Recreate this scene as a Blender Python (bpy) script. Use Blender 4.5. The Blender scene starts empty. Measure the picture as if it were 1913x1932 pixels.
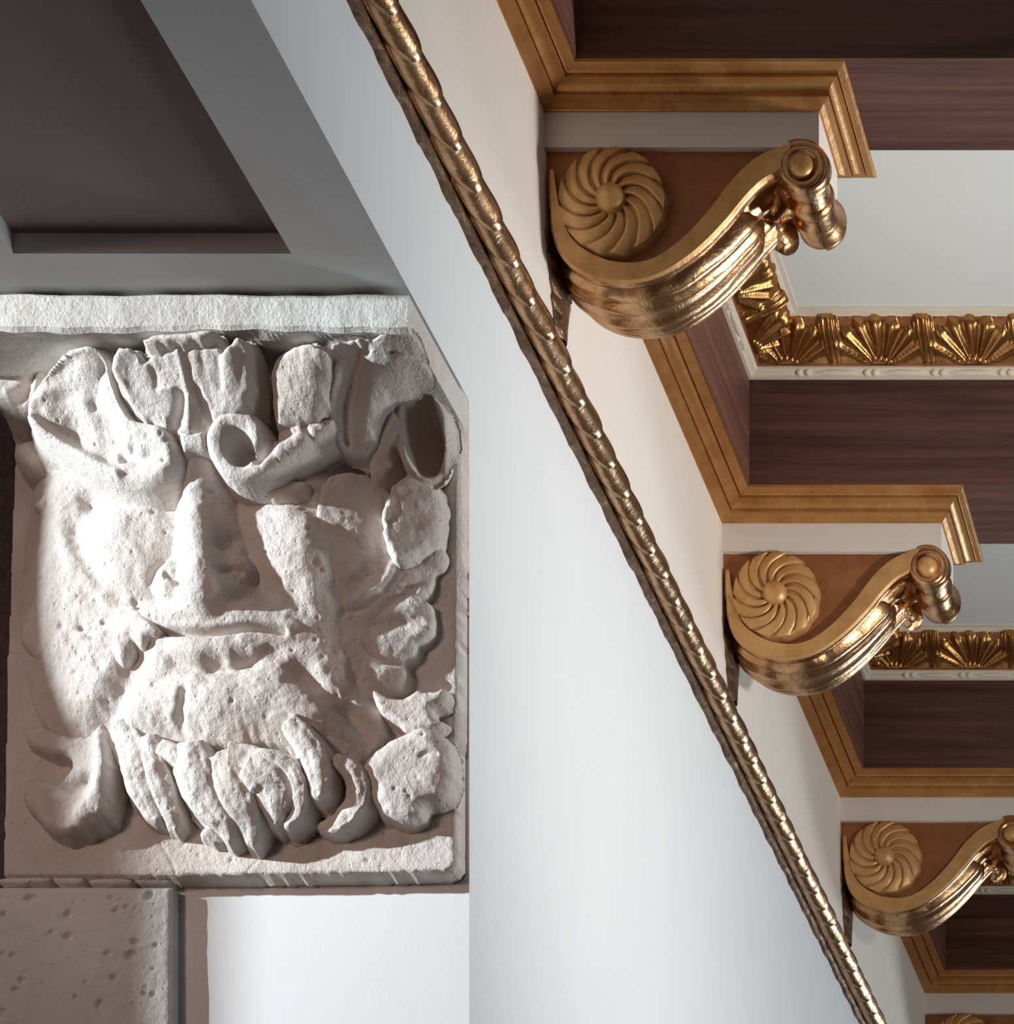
import bpy, math, random
import numpy as np
from mathutils import Vector

random.seed(4)
rng = np.random.default_rng(7)

# ------------------------------------------------------------------ units
# All plans are drawn in "plan units" U (0.711 mm).  The row of brackets starts 6000 U in front of
# the camera, one bracket every 1500 U; the plastered wall runs away from the camera along +Y.
U = 0.000711
F = 6000.0                       # focal length in pixels of a 1913 x 1932 frame
VX, VY = 2700.0, 4090.0          # vanishing point of the wall direction in that frame
CAMZ = 1.6

# ------------------------------------------------------------------ camera
scene = bpy.context.scene
COL = scene.collection
cam = bpy.data.cameras.new('camera')
cam_o = bpy.data.objects.new('camera', cam)
COL.objects.link(cam_o)
cam_o.location = (0, 0, CAMZ)
cam_o.rotation_euler = (math.pi / 2, 0, 0)
cam.sensor_fit = 'VERTICAL'
cam.sensor_width = 36
cam.sensor_height = 36
cam.lens = F / 1932 * 36
cam.shift_x = (956.5 - VX) / 1932
cam.shift_y = (VY - 966.0) / 1932
cam.clip_start = 0.05
cam.clip_end = 100
scene.camera = cam_o

# ------------------------------------------------------------------ world, lights, exposure
scene.view_settings.view_transform = 'Standard'
scene.view_settings.look = 'None'
scene.view_settings.gamma = 1
scene.view_settings.use_curve_mapping = False
scene.view_settings.exposure = 0.0

world = bpy.data.worlds.new('World')
scene.world = world
world.use_nodes = True
bg = world.node_tree.nodes['Background']
bg.inputs[0].default_value = (1.0, 0.60, 0.57, 1)
bg.inputs[1].default_value = 0.05


def area(name, loc, target, sx, sy, watt, col):
    l = bpy.data.lights.new(name, 'AREA')
    l.shape = 'RECTANGLE'
    l.size = sx
    l.size_y = sy
    l.energy = watt
    l.color = col
    o = bpy.data.objects.new(name, l)
    COL.objects.link(o)
    o.location = loc
    o.rotation_euler = (Vector(target) - Vector(loc)).to_track_quat('-Z', 'Y').to_euler()
    return o


# shaded lamp of the room, out of the picture to the right, turned to the wall beyond the first bracket
pl = bpy.data.lights.new('room_lamp_light', 'SPOT')
pl.energy = 74
pl.color = (1.0, 0.965, 0.94)
pl.shadow_soft_size = 0.09
pl.spot_size = math.radians(134)
pl.spot_blend = 1.0
pl_o = bpy.data.objects.new('room_lamp_light', pl)
COL.objects.link(pl_o)
pl_o.location = (0.36, 4.46, 3.52)
pl_o.rotation_euler = (Vector((-1.19, 4.85, 3.82)) - pl_o.location).to_track_quat('-Z', 'Y').to_euler()
# added cool fill that brightens the ceiling, and a window at the far end of the room (glints along the gilding)
area('ceiling_fill_light', (3.6, 5.3, 1.7), (-0.6, 5.2, 4.5), 1.3, 1.3, 46, (0.84, 0.95, 1.0))
area('far_window_light', (2.2, 12.5, 3.0), (-1.2, 6.5, 3.6), 1.2, 2.2, 190, (0.80, 0.92, 1.0))
# added warm fill without a source of its own, lifting the shaded carving
fl = bpy.data.lights.new('stone_fill_light', 'SPOT')
fl.energy = 135
fl.color = (1.0, 0.70, 0.57)
fl.spot_size = math.radians(20)
fl.spot_blend = 0.6
fl.shadow_soft_size = 0.35
fl_o = bpy.data.objects.new('stone_fill_light', fl)
COL.objects.link(fl_o)
fl_o.location = (-3.0, 0.5, 3.66)
fl_o.rotation_euler = (Vector((-1.50, 3.9, 3.32)) - fl_o.location).to_track_quat('-Z', 'Y').to_euler()
# lamp in the adjoining room shining through the opening onto the carved stone
sp = bpy.data.lights.new('stone_spot_light', 'SPOT')
sp.energy = 1080
sp.color = (0.87, 0.95, 1.0)
sp.spot_size = math.radians(21)
sp.spot_blend = 0.5
sp.shadow_soft_size = 0.035
sp_o = bpy.data.objects.new('stone_spot_light', sp)
COL.objects.link(sp_o)
sp_o.location = (-4.519, 2.311, 3.84)
sp_o.rotation_euler = (Vector((-1.40, 3.90, 3.42)) - sp_o.location).to_track_quat('-Z', 'Y').to_euler()


# ------------------------------------------------------------------ helpers
def W(px, py, yr):
    """a point of the place: picture direction (px, py) at depth yr (1 = first bracket)"""
    return ((px - VX) * yr, yr * F, (VY - py) * yr)


def w3(p):
    return (p[0] * U, p[1] * U, CAMZ + p[2] * U)


def tag(o, label=None, cat=None, group=None, kind=None):
    if label: o['label'] = label
    if cat: o['category'] = cat
    if group: o['group'] = group
    if kind: o['kind'] = kind
    return o


def empty(name, loc):
    o = bpy.data.objects.new(name, None)
    o.empty_display_size = 0.05
    o.location = loc
    COL.objects.link(o)
    return o


def mesh_obj(name, V, Fc, mat, parent=None, smooth=False, origin=None, world=True):
    """V in plan units (X, Y, Z above camera); stored relative to the parent's location"""
    me = bpy.data.meshes.new(name)
    V = np.asarray(V, dtype=float)
    V = V * U + (np.array([0, 0, CAMZ]) if world else 0)
    org = np.zeros(3)
    if parent is not None and world:
        org = np.array(parent.location)
        if parent.parent is not None:
            org = org + np.array(parent.parent.location)
    V = V - org
    me.from_pydata(V.tolist(), [], Fc if isinstance(Fc, list) else Fc.tolist())
    if smooth:
        me.polygons.foreach_set('use_smooth', [True] * len(me.polygons))
    me.update()
    me.materials.append(mat)
    o = bpy.data.objects.new(name, me)
    COL.objects.link(o)
    if parent is not None:
        o.parent = parent
    return o


def link_mesh(name, me, parent, loc=(0, 0, 0), rot=(0, 0, 0)):
    o = bpy.data.objects.new(name, me)
    COL.objects.link(o)
    o.parent = parent
    o.location = loc
    o.rotation_euler = rot
    return o


def copy_tree(o, parent=None):
    c = o.copy()
    COL.objects.link(c)
    c.parent = parent
    for ch in list(o.children):
        copy_tree(ch, c)
    return c


def box(x0, x1, y0, y1, z0, z1):
    v = [(x, y, z) for x in (x0, x1) for y in (y0, y1) for z in (z0, z1)]
    f = [(0, 1, 3, 2), (4, 6, 7, 5), (0, 4, 5, 1), (2, 3, 7, 6), (0, 2, 6, 4), (1, 5, 7, 3)]
    return v, f


def join(parts):
    V, Fc = [], []
    for v, f in parts:
        n = len(V)
        V += [tuple(p) for p in v]
        Fc += [tuple(i + n for i in q) for q in f]
    return V, Fc


def strip(rows, close_row=False, caps=False):
    """rows of equally many points -> quads"""
    n = len(rows[0])
    V = [p for r in rows for p in r]
    Fc = []
    for i in range(len(rows) - 1):
        for j in range(n if close_row else n - 1):
            k = (j + 1) % n
            Fc.append((i * n + j, i * n + k, (i + 1) * n + k, (i + 1) * n + j))
    if caps:
        Fc.append(tuple(reversed(range(n))))
        Fc.append(tuple((len(rows) - 1) * n + j for j in range(n)))
    return V, Fc


def spline(pts, per=6, closed=False):
    """Catmull-Rom through points of any dimension"""
    P = [np.array(p, float) for p in pts]
    n = len(P)
    out = []
    rngi = range(n) if closed else range(n - 1)
    for i in rngi:
        p0 = P[(i - 1) % n] if (closed or i > 0) else P[0]
        p1 = P[i]
        p2 = P[(i + 1) % n]
        p3 = P[(i + 2) % n] if (closed or i + 2 < n) else P[-1]
        for k in range(per):
            t = k / per
            out.append(0.5 * ((2 * p1) + (-p0 + p2) * t + (2 * p0 - 5 * p1 + 4 * p2 - p3) * t * t
                              + (-p0 + 3 * p1 - 3 * p2 + p3) * t ** 3))
    if not closed:
        out.append(P[-1])
    return np.array(out)


# ------------------------------------------------------------------ materials
def material(name):
    m = bpy.data.materials.new(name)
    m.use_nodes = True
    nt = m.node_tree
    return m, nt, nt.nodes['Principled BSDF']


def noise(nt, scale, detail=4, rough=0.55, vec=None, dist=0.0):
    n = nt.nodes.new('ShaderNodeTexNoise')
    n.inputs['Scale'].default_value = scale
    n.inputs['Detail'].default_value = detail
    n.inputs['Roughness'].default_value = rough
    n.inputs['Distortion'].default_value = dist
    if vec is not None:
        nt.links.new(vec, n.inputs['Vector'])
    return n


def ramp(nt, src, stops):
    r = nt.nodes.new('ShaderNodeValToRGB')
    el = r.color_ramp.elements
    while len(el) < len(stops):
        el.new(0.5)
    for e, (p, c) in zip(el, stops):
        e.position = p
        e.color = (*c, 1)
    nt.links.new(src, r.inputs[0])
    return r


def coords(nt, scale=(1, 1, 1)):
    g = nt.nodes.new('ShaderNodeNewGeometry')
    mp = nt.nodes.new('ShaderNodeMapping')
    mp.inputs['Scale'].default_value = scale
    nt.links.new(g.outputs['Position'], mp.inputs['Vector'])
    return mp.outputs[0]


def bump(nt, b, src, strength, dist):
    n = nt.nodes.new('ShaderNodeBump')
    n.inputs['Strength'].default_value = strength
    n.inputs['Distance'].default_value = dist
    nt.links.new(src, n.inputs['Height'])
    if b.inputs['Normal'].links:
        nt.links.new(b.inputs['Normal'].links[0].from_socket, n.inputs['Normal'])
    nt.links.new(n.outputs[0], b.inputs['Normal'])


def plaster(name, c, var=0.03, rough=0.85, bs=0.12):
    m, nt, b = material(name)
    v = coords(nt)
    n = noise(nt, 5, 3, 0.5, v)
    lo = tuple(max(0, x - var) for x in c)
    hi = tuple(min(1, x + var) for x in c)
    r = ramp(nt, n.outputs[0], [(0.3, lo), (0.7, hi)])
    nt.links.new(r.outputs[0], b.inputs['Base Color'])
    b.inputs['Roughness'].default_value = rough
    n2 = noise(nt, 260, 3, 0.6, v)
    bump(nt, b, n2.outputs[0], bs, 0.001)
    n3 = noise(nt, 9, 2, 0.5, v)
    bump(nt, b, n3.outputs[0], 0.15, 0.004)
    return m


def gold(name, c1, c2, rough=0.3, metal=1.0, bs=0.25, patina=(0.16, 0.06, 0.025), pat=0.35, fine=140):
    m, nt, b = material(name)
    v = coords(nt)
    n = noise(nt, 22, 5, 0.6, v)
    r = ramp(nt, n.outputs[0], [(0.3, c1), (0.7, c2)])
    n2 = noise(nt, 60, 6, 0.7, v)
    r2 = ramp(nt, n2.outputs[0], [(0.5, (0, 0, 0)), (0.72, (pat, pat, pat))])
    mx = nt.nodes.new('ShaderNodeMix')
    mx.data_type = 'RGBA'
    nt.links.new(r2.outputs[0], mx.inputs[0])
    nt.links.new(r.outputs[0], mx.inputs[6])
    mx.inputs[7].default_value = (*patina, 1)
    nt.links.new(mx.outputs[2], b.inputs['Base Color'])
    b.inputs['Metallic'].default_value = metal
    rr = nt.nodes.new('ShaderNodeMapRange')
    rr.inputs[3].default_value = rough - 0.08
    rr.inputs[4].default_value = rough + 0.18
    nt.links.new(n2.outputs[0], rr.inputs[0])
    nt.links.new(rr.outputs[0], b.inputs['Roughness'])
    n3 = noise(nt, fine, 4, 0.6, v)
    bump(nt, b, n3.outputs[0], bs, 0.0015)
    n4 = noise(nt, 45, 4, 0.6, v, 0.6)
    bump(nt, b, n4.outputs[0], bs * 1.2, 0.004)
    return m


def wood(name, axis, dark, light):
    m, nt, b = material(name)
    sc = {'x': (2.0, 60, 60), 'y': (60, 2.0, 60)}[axis]
    v = coords(nt, sc)
    n = noise(nt, 1.0, 7, 0.65, v, 0.3)
    r = ramp(nt, n.outputs[0], [(0.3, dark), (0.72, light)])
    nt.links.new(r.outputs[0], b.inputs['Base Color'])
    b.inputs['Roughness'].default_value = 0.5
    b.inputs['Specular IOR Level'].default_value = 0.3
    n2 = noise(nt, 2.2, 6, 0.7, v)
    bump(nt, b, n2.outputs[0], 0.35, 0.0015)
    return m


def stone(name, base, light, stain, pits=True):
    m, nt, b = material(name)
    v = coords(nt)
    n = noise(nt, 7, 6, 0.65, v, 0.4)
    r = ramp(nt, n.outputs[0], [(0.32, base), (0.6, light)])
    n2 = noise(nt, 3.1, 5, 0.65, v, 0.8)
    r2 = ramp(nt, n2.outputs[0], [(0.52, (0, 0, 0)), (0.75, (0.55, 0.55, 0.55))])
    mx = nt.nodes.new('ShaderNodeMix')
    mx.data_type = 'RGBA'
    nt.links.new(r2.outputs[0], mx.inputs[0])
    nt.links.new(r.outputs[0], mx.inputs[6])
    mx.inputs[7].default_value = (*stain, 1)
    nt.links.new(mx.outputs[2], b.inputs['Base Color'])
    b.inputs['Roughness'].default_value = 0.95
    b.inputs['Specular IOR Level'].default_value = 0.1
    n3 = noise(nt, 130, 5, 0.7, v)
    bump(nt, b, n3.outputs[0], 0.6, 0.0045)
    n6 = noise(nt, 330, 3, 0.7, v)
    bump(nt, b, n6.outputs[0], 0.4, 0.002)
    n4 = noise(nt, 38, 3, 0.5, v)
    bump(nt, b, n4.outputs[0], 0.35, 0.006)
    if pits:
        vo = nt.nodes.new('ShaderNodeTexVoronoi')
        vo.inputs['Scale'].default_value = 75
        nt.links.new(v, vo.inputs['Vector'])
        r5 = ramp(nt, vo.outputs['Distance'], [(0.0, (0, 0, 0)), (0.16, (1, 1, 1))])
        bump(nt, b, r5.outputs[0], 0.5, 0.003)
    return m


M = {}
M['wall'] = plaster('wall_plaster', (0.77, 0.79, 0.80), 0.012)
M['band'] = plaster('cream_paint', (0.74, 0.69, 0.63), 0.02)
M['cream'] = plaster('cream_moulding_paint', (0.76, 0.68, 0.55), 0.03)
M['ceil'] = plaster('ceiling_plaster', (0.78, 0.81, 0.79), 0.012)
M['floor'] = wood('floor_wood', 'y', (0.12, 0.07, 0.05), (0.25, 0.15, 0.10))
M['gold'] = gold('gilding', (0.44, 0.225, 0.095), (0.68, 0.42, 0.22), 0.26)
M['rope'] = gold('gilding_rope', (0.40, 0.22, 0.11), (0.60, 0.38, 0.20), 0.25, 1.0, 0.3, (0.25, 0.10, 0.05), 0.3)
M['gold_dull'] = gold('gilding_matt', (0.46, 0.215, 0.065), (0.62, 0.33, 0.12), 0.36, 0.7, 0.2, (0.30, 0.12, 0.04), 0.3)
M['gold_face'] = gold('gilding_carving', (0.58, 0.31, 0.11), (0.76, 0.46, 0.19), 0.42, 0.5, 0.15, (0.32, 0.14, 0.05), 0.25)
M['bole'] = gold('red_gilding_ground', (0.28, 0.10, 0.04), (0.40, 0.165, 0.06), 0.5, 0.4, 0.3, (0.20, 0.07, 0.03), 0.4)
M['gold_red'] = gold('gilding_acanthus', (0.36, 0.165, 0.055), (0.56, 0.30, 0.105), 0.25, 0.95, 0.2, (0.22, 0.08, 0.03), 0.4)
M['bronze'] = gold('dark_gilding_edge', (0.14, 0.08, 0.05), (0.30, 0.19, 0.11), 0.4, 0.8, 0.6, (0.03, 0.02, 0.02), 0.8)
M['wood_x'] = wood('dark_wood_beam', 'x', (0.052, 0.019, 0.016), (0.158, 0.069, 0.051))
M['wood_y'] = wood('dark_wood_board', 'y', (0.10, 0.042, 0.03), (0.22, 0.10, 0.07))
M['stone'] = stone('carved_stone', (0.63, 0.56, 0.51), (0.75, 0.72, 0.69), (0.56, 0.43, 0.35))
M['stone_grey'] = stone('pilaster_stone', (0.70, 0.74, 0.75), (0.80, 0.84, 0.86), (0.64, 0.64, 0.62))
M['abacus'] = stone('abacus_stone', (0.58, 0.56, 0.52), (0.72, 0.71, 0.68), (0.55, 0.44, 0.30), False)
M['mortar'] = stone('mortar', (0.60, 0.60, 0.58), (0.80, 0.79, 0.76), (0.40, 0.40, 0.42), False)
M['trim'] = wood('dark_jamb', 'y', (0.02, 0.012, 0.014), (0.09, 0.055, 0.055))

# ------------------------------------------------------------------ setting
XW = -1675.0                    # room face of the wall
XL = -2437.0                    # other face of the wall
ZS = 3077.0                     # soffit of the opening
ZB0, ZB1 = 3812.0, 3878.0       # cream block of the brackets
ZC = 3927.0                     # top of the gilded crown = underside of beams
ZT = 4262.0                     # coffer panels
YR = 0.923 * F                  # reveal of the opening
FLOOR = -CAMZ / U
STEP = 1500.0
BW = 186.0                      # bracket width (along the wall)
BL = 520.0                      # bracket block length (into the room)

# wall with the opening: pier beyond the reveal + lintel with a sunk panel
rx0, rx1, ry1, rh = -2279.0, -1832.0, 0.852 * F, 36.0
lint = [box(rx1, XW, -2000, YR, ZS, ZT + 400), box(XL, rx0, -2000, YR, ZS, ZT + 400),
        box(rx0, rx1, ry1, YR, ZS, ZT + 400), box(rx0, rx1, -2000, ry1, ZS + rh, ZT + 400)]
mesh_obj('wall_left', *join([box(XL, XW, YR, 13500, FLOOR, ZT + 400)] + lint), M['wall'])
M['frieze'] = plaster('frieze_plaster', (0.80, 0.73, 0.65), 0.012)
mesh_obj('frieze', *box(XW - 4, XW + 2.5, -2000, 13500, 3392, ZB1), M['frieze'], bpy.data.objects['wall_left'])
M['soffit'] = plaster('soffit_shade_tone', (0.30, 0.255, 0.265), 0.012)  # shade of the recess put into a darker panel colour
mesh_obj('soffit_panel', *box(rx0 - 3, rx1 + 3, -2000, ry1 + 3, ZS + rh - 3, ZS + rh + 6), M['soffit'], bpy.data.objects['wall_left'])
tag(bpy.data.objects['wall_left'], 'white plastered wall with a deep opening under a panelled soffit', None, None, 'structure')
tag(mesh_obj('floor', *box(-9000, 6000, -3000, 14000, FLOOR - 60, FLOOR), M['floor']), 'wooden floor of the room', None, None, 'structure')
tag(mesh_obj('ceiling', *box(XW - 40, 4400, -2000, 13500, ZT + 8, ZT + 120), M['ceil']), 'plain ceiling above the coffers', None, None, 'structure')
tag(mesh_obj('relief_shade_block', *box(-4800, -4079, 4477, 9000, FLOOR, ZT + 400), M['wall']), 'unseen block added to shade the left part of the carved stone', None, None, 'structure')  # unseen block placed so that its edge shadows the relief's left part
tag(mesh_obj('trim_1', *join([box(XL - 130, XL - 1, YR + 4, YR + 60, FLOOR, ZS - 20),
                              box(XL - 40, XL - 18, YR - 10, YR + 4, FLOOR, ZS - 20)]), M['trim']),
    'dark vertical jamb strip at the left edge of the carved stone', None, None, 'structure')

# ------------------------------------------------------------------ ceiling beams
crown_prof = [(0, 0), (4, 0), (5, 2), (16, 7), (29, 10.5), (30.5, 19), (33, 15)] \
    + [(32 + 24 * (1 - math.cos(a)), 15 + 15 * math.sin(a)) for a in np.linspace(0.25, math.pi / 2, 7)] \
    + [(56.5, 40), (60, 35), (62, 38.5), (74, 41), (80, 43), (80, 49)]
PCR = 80.0
BEAM_Y0, BEAM_Y1 = -PCR, BW + 4          # relative to the near face of the bracket block
beam_lab = ['dark wooden ceiling beam above the topmost, nearest bracket',
            'dark wooden ceiling beam above the second bracket from the top',
            'dark wooden ceiling beam above the third bracket from the top',
            'dark wooden ceiling beam above the lowest, farthest bracket']
for i in range(4):
    y = F + STEP * i
    v, f = box(XW, 4300, y + BEAM_Y0, y + BEAM_Y1, ZC, ZT + 10)
    o = mesh_obj('ceiling_beam', v, f, M['wood_x'])
    tag(o, beam_lab[i], 'beam', 'dark ceiling beams over the brackets')

# ------------------------------------------------------------------ scroll bracket
def loc_pt(px, py):
    return (px - 1020.0, 280.0 - py)          # (into the room, above block underside)


def build_bracket():
    root = empty('scroll_bracket', w3((XW, F, ZB0)))
    tag(root, 'x', 'bracket', 'row of gilded scroll brackets')

    def add(name, pts, faces, mat, par=root, smooth=False):
        # pts: (a, c, b) = into room, along wall, up from the block underside
        V = [(XW + a, F + c, ZB0 + b) for a, c, b in pts]
        return mesh_obj(name, V, faces, mat, par, smooth)

    # cream block
    add('block', *box(0, BL, 0, BW, 0, ZB1 - ZB0), M['band'])
    # crown moulding on three sides, mitred
    rows = []
    h0 = ZB1 - ZB0
    for p, z in crown_prof:
        pe = p * 0.78
        rows.append([(p, -p, h0 + z), (BL + pe, -p, h0 + z), (BL + pe, BW + p, h0 + z), (p, BW + p, h0 + z)])
    V, Fc = strip(rows)
    add('crown_moulding', V, Fc, M['gold_dull'])
    # S curve (outer = underside, inner = face edge)
    outer = [loc_pt(*p) for p in [(1034, 325), (1034, 360), (1036, 395), (1040, 440), (1056, 482), (1088, 512), (1135, 530), (1195, 532), (1252, 514),
                                  (1312, 472), (1362, 422), (1400, 376), (1430, 346), (1456, 330), (1470, 322)]]
    inner = [loc_pt(*p) for p in [(1040, 325), (1045, 360), (1052, 395), (1062, 432), (1084, 464), (1118, 486), (1150, 497), (1196, 500), (1240, 486),
                                  (1290, 448), (1336, 398), (1374, 348), (1412, 310), (1450, 288), (1490, 276)]]
    O = spline(outer, 6)
    I = spline(inner, 6)
    n = len(O)
    T = np.gradient(O, axis=0)
    N = np.stack([T[:, 1], -T[:, 0]], 1)
    N /= np.linalg.norm(N, axis=1)[:, None]
    cs = np.array([0, 3, 14, 22, 27, 34, 42, 52, 62, 72, 80, 86, 90, 93])
    gs = np.array([0, 3, 4, 2, -8, -9, -2, 6, 9, 8, 4, -2, -7, -8])
    cs = np.concatenate([cs, (BW - cs[::-1])[1:]])
    gs = np.concatenate([gs, gs[::-1][1:]])
    rows = []
    for k in range(n):
        row = [(I[k, 0], 6, I[k, 1]), (I[k, 0], 0, I[k, 1])]
        mid = O[k] * 0.5 + I[k] * 0.5
        row.append((mid[0], -3, mid[1]))
        for c, g in zip(cs, gs):
            q = O[k] + N[k] * g
            row.append((q[0], c, q[1]))
        row += [(I[k, 0], BW, I[k, 1]), (I[k, 0], BW - 6, I[k, 1])]
        rows.append(row)
    V, Fc = strip(rows)
    add('scroll_band', V, Fc, M['gold'], smooth=True)
    rows = [[(I[k, 0], 2, I[k, 1]), (I[k, 0], -5, I[k, 1]), (O[k, 0], -5, O[k, 1]), (O[k, 0] + N[k, 0] * 4, 1, O[k, 1] + N[k, 1] * 4)] for k in range(n)]
    V, Fc = strip(rows)
    add('scroll_face', V, Fc, M['gold_face'])
    # body behind the carving (red-gold ground)
    poly = [loc_pt(1022, 280)] + [loc_pt(1026, 395)] + [tuple(p * 0.6 + q * 0.4) for p, q in zip(O[::3], I[::3])] + [loc_pt(1500, 300), loc_pt(1532, 280)]
    m = len(poly)
    V = [(a, 13, b) for a, b in poly] + [(a, BW - 13, b) for a, b in poly]
    Fc = [tuple(range(m)), tuple(reversed(range(m, 2 * m)))] + [(i, i + m, (i + 1) % m + m, (i + 1) % m) for i in range(m)]
    add('side_panel', V, Fc, M['bole'])
    # rosette: domed disc of swirling petals
    rc = loc_pt(1151, 386)
    ros_rows = []
    for r, h in [(102, 13), (100, 0), (94, -8), (78, -13), (50, -13), (30, -9), (0.1, -6)]:
        ros_rows.append([(rc[0] + r * math.cos(t) * (1 + 0.02 * math.sin(13 * t)), h, rc[1] + r * math.sin(t) * (1 + 0.02 * math.sin(13 * t)))
                         for t in np.linspace(0, 2 * math.pi, 65)[:-1]])
    V, Fc = strip(ros_rows, True)
    ros = add('rosette', V, Fc, M['gold_face'], smooth=True)
    NP = 13
    for k in range(NP):
        rows = []
        for s in np.linspace(0, 1, 12):
            r = 24 + 76 * s
            sw = 2 * math.pi * k / NP - 0.95 * s ** 1.25
            wid = math.pi / NP * (0.55 + 0.52 * s) * (1 if s < 0.9 else 0.8)
            base = -13 - 8 * math.sin(math.pi * min(1, 0.12 + s * 0.88)) ** 0.8 * (1 if s < 0.97 else 0.3)
            row = []
            for t in (-1, -0.84, -0.45, 0, 0.45, 0.84, 1):
                ang = sw + t * wid
                hh = base * (1 - 0.06 * t * t) + (4.0 * (t + 1) / 2) - 1
                if t == -1: hh = base + 6
                if t == 1: hh = base + 6
                row.append((rc[0] + r * math.cos(ang), hh, rc[1] + r * math.sin(ang)))
            rows.append(row)
        V, Fc = strip(rows)
        add('petal', V, Fc, M['gold_face'], ros, smooth=True)
    rows = []
    for t in np.linspace(0, math.pi / 2, 7):
        rows.append([(rc[0] + 29 * math.cos(t) * math.cos(a) + .01, -14 - 22 * math.sin(t), rc[1] + 29 * math.cos(t) * math.sin(a)) for a in np.linspace(0, 2 * math.pi, 25)[:-1]])
    rows.insert(0, [(p[0], 0, p[2]) for p in rows[0]])
    V, Fc = strip(rows, True)
    add('button', V, Fc, M['gold_face'], ros, smooth=True)
    # small volute: turned drum across the end of the scroll
    vc = loc_pt(1508, 318)
    prof = [(-2, 0.1), (-2, 27), (-6, 30), (-6, 39), (0, 43), (40, 43), (47, 39), (54, 34), (72, 33), (80, 38), (84, 43), (93, 45)]
    prof = prof + [(BW - c, r) for c, r in prof[::-1]][1:]
    rows = [[(vc[0] + r * math.cos(a), c, vc[1] + r * math.sin(a)) for a in np.linspace(0, 2 * math.pi, 33)[:-1]] for c, r in prof]
    V, Fc = strip(rows, True)
    vol = add('volute', V, Fc, M['gold'], smooth=True)
    rows = []
    for t in np.linspace(0, math.pi / 2, 6):
        rows.append([(vc[0] + 23 * math.cos(t) * math.cos(a) + .01, -6 - 15 * math.sin(t), vc[1] + 23 * math.cos(t) * math.sin(a)) for a in np.linspace(0, 2 * math.pi, 21)[:-1]])
    rows.insert(0, [(p[0], 2, p[2]) for p in rows[0]])
    V, Fc = strip(rows, True)
    add('volute_eye', V, Fc, M['gold_face'], vol, smooth=True)
    # wrap of the band over the volute
    rows = []
    for t in np.linspace(math.radians(118), math.radians(-75), 16):
        ro, ri = 56 - 9 * (118 - math.degrees(t)) / 193, 41
        row = []
        for c, r in [(0, ri), (-3, (ri + ro) / 2), (0, ro), (16, ro + 3), (26, ro - 4), (52, ro - 8), (93, ro - 2), (BW - 52, ro - 8), (BW - 26, ro - 4), (BW - 16, ro + 3), (BW, ro), (BW, ri)]:
            if 40 < c < BW - 40 and t < math.radians(60):
                r = min(r, 40)
            row.append((vc[0] + r * math.cos(t), c, vc[1] + r * math.sin(t)))
        rows.append(row)
    V, Fc = strip(rows)
    add('volute_wrap', V, Fc, M['gold'], smooth=True)
    # acanthus leaf beneath, its tip curling away
    mid = BW / 2
    path = [tuple(O[k] + N[k] * 5) for k in range(20, 68, 5)] + [loc_pt(*p) for p in [(1398, 352), (1420, 336), (1444, 334), (1460, 350), (1462, 372), (1448, 386), (1432, 380)]]
    P = spline(path, 5)
    n2 = len(P)
    T2 = np.gradient(P, axis=0)
    N2 = np.stack([T2[:, 1], -T2[:, 0]], 1)
    N2 /= np.linalg.norm(N2, axis=1)[:, None]
    rows = []
    for k in range(n2):
        s = k / (n2 - 1)
        hw = 70 * (0.45 + 0.55 * math.sin(math.pi * min(1, s * 1.25 + 0.1))) if s < 0.72 else 70 * 0.62 + 12 * math.sin((s - 0.72) / 0.28 * math.pi)
        hw *= 1 + 0.10 * abs(math.sin(s * 26))
        row = []
        for t in np.linspace(-1, 1, 21):
            lift = 14 * (1 - abs(t) ** 2.5) + 3.2 * math.cos(t * 14 + 6 * s * np.sign(t)) - (5 if abs(t) < 0.08 else 0)
            if abs(t) == 1: lift = -10
            q = P[k] + N2[k] * lift
            row.append((q[0], mid + t * hw, q[1]))
        rows.append(row)
    V, Fc = strip(rows)
    lf = add('acanthus_leaf', V, Fc, M['gold'], smooth=True)
    # dark ragged shape standing in for the shadow behind the scroll, against the wall
    rows = []
    for s in np.linspace(0, 1, 10):
        rows.append([(1, mid + (70 - 25 * s) * t, -180 - 120 * s) for t in (-1, -0.5, 0, 0.5, 1)])
    V, Fc = strip(rows)
    rows2 = []
    for s in np.linspace(0, 1, 13):
        z = -150 - 165 * s
        hw = (92 - 66 * s) * (1 + 0.12 * math.sin(s * 30))
        rows2.append([(0, mid - hw, z), (7, mid - hw, z), (16, mid - hw * .5, z), (18, mid, z), (16, mid + hw * .5, z), (7, mid + hw, z), (0, mid + hw, z)])
    V, Fc = strip(rows2)
    add('wall_shade', V, Fc, M['bronze'])
    return root


bracket0 = build_bracket()
br_lab = ['gilded scroll bracket nearest the viewer, topmost and largest of the row, with swirled rosette',
          'gilded scroll bracket second from the top, brightly lit side with swirled rosette',
          'gilded scroll bracket third from the top, cut by the right edge',
          'gilded scroll bracket farthest away, only its top showing at the bottom edge']
bracket0['label'] = br_lab[0]
for i in range(1, 4):
    b = copy_tree(bracket0)
    b.location = w3((XW, F + STEP * i, ZB0))
    b['label'] = br_lab[i]

# ------------------------------------------------------------------ coffers between the beams
ac_prof = spline([(24, -72), (40, -56), (72, -40), (104, -26), (122, -10), (126, -6)], 4)     # (out, below panel)
LAC = np.sum(np.linalg.norm(np.diff(ac_prof, axis=0), axis=1))
ac_s = np.concatenate([[0], np.cumsum(np.linalg.norm(np.diff(ac_prof, axis=0), axis=1))]) / LAC


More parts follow.
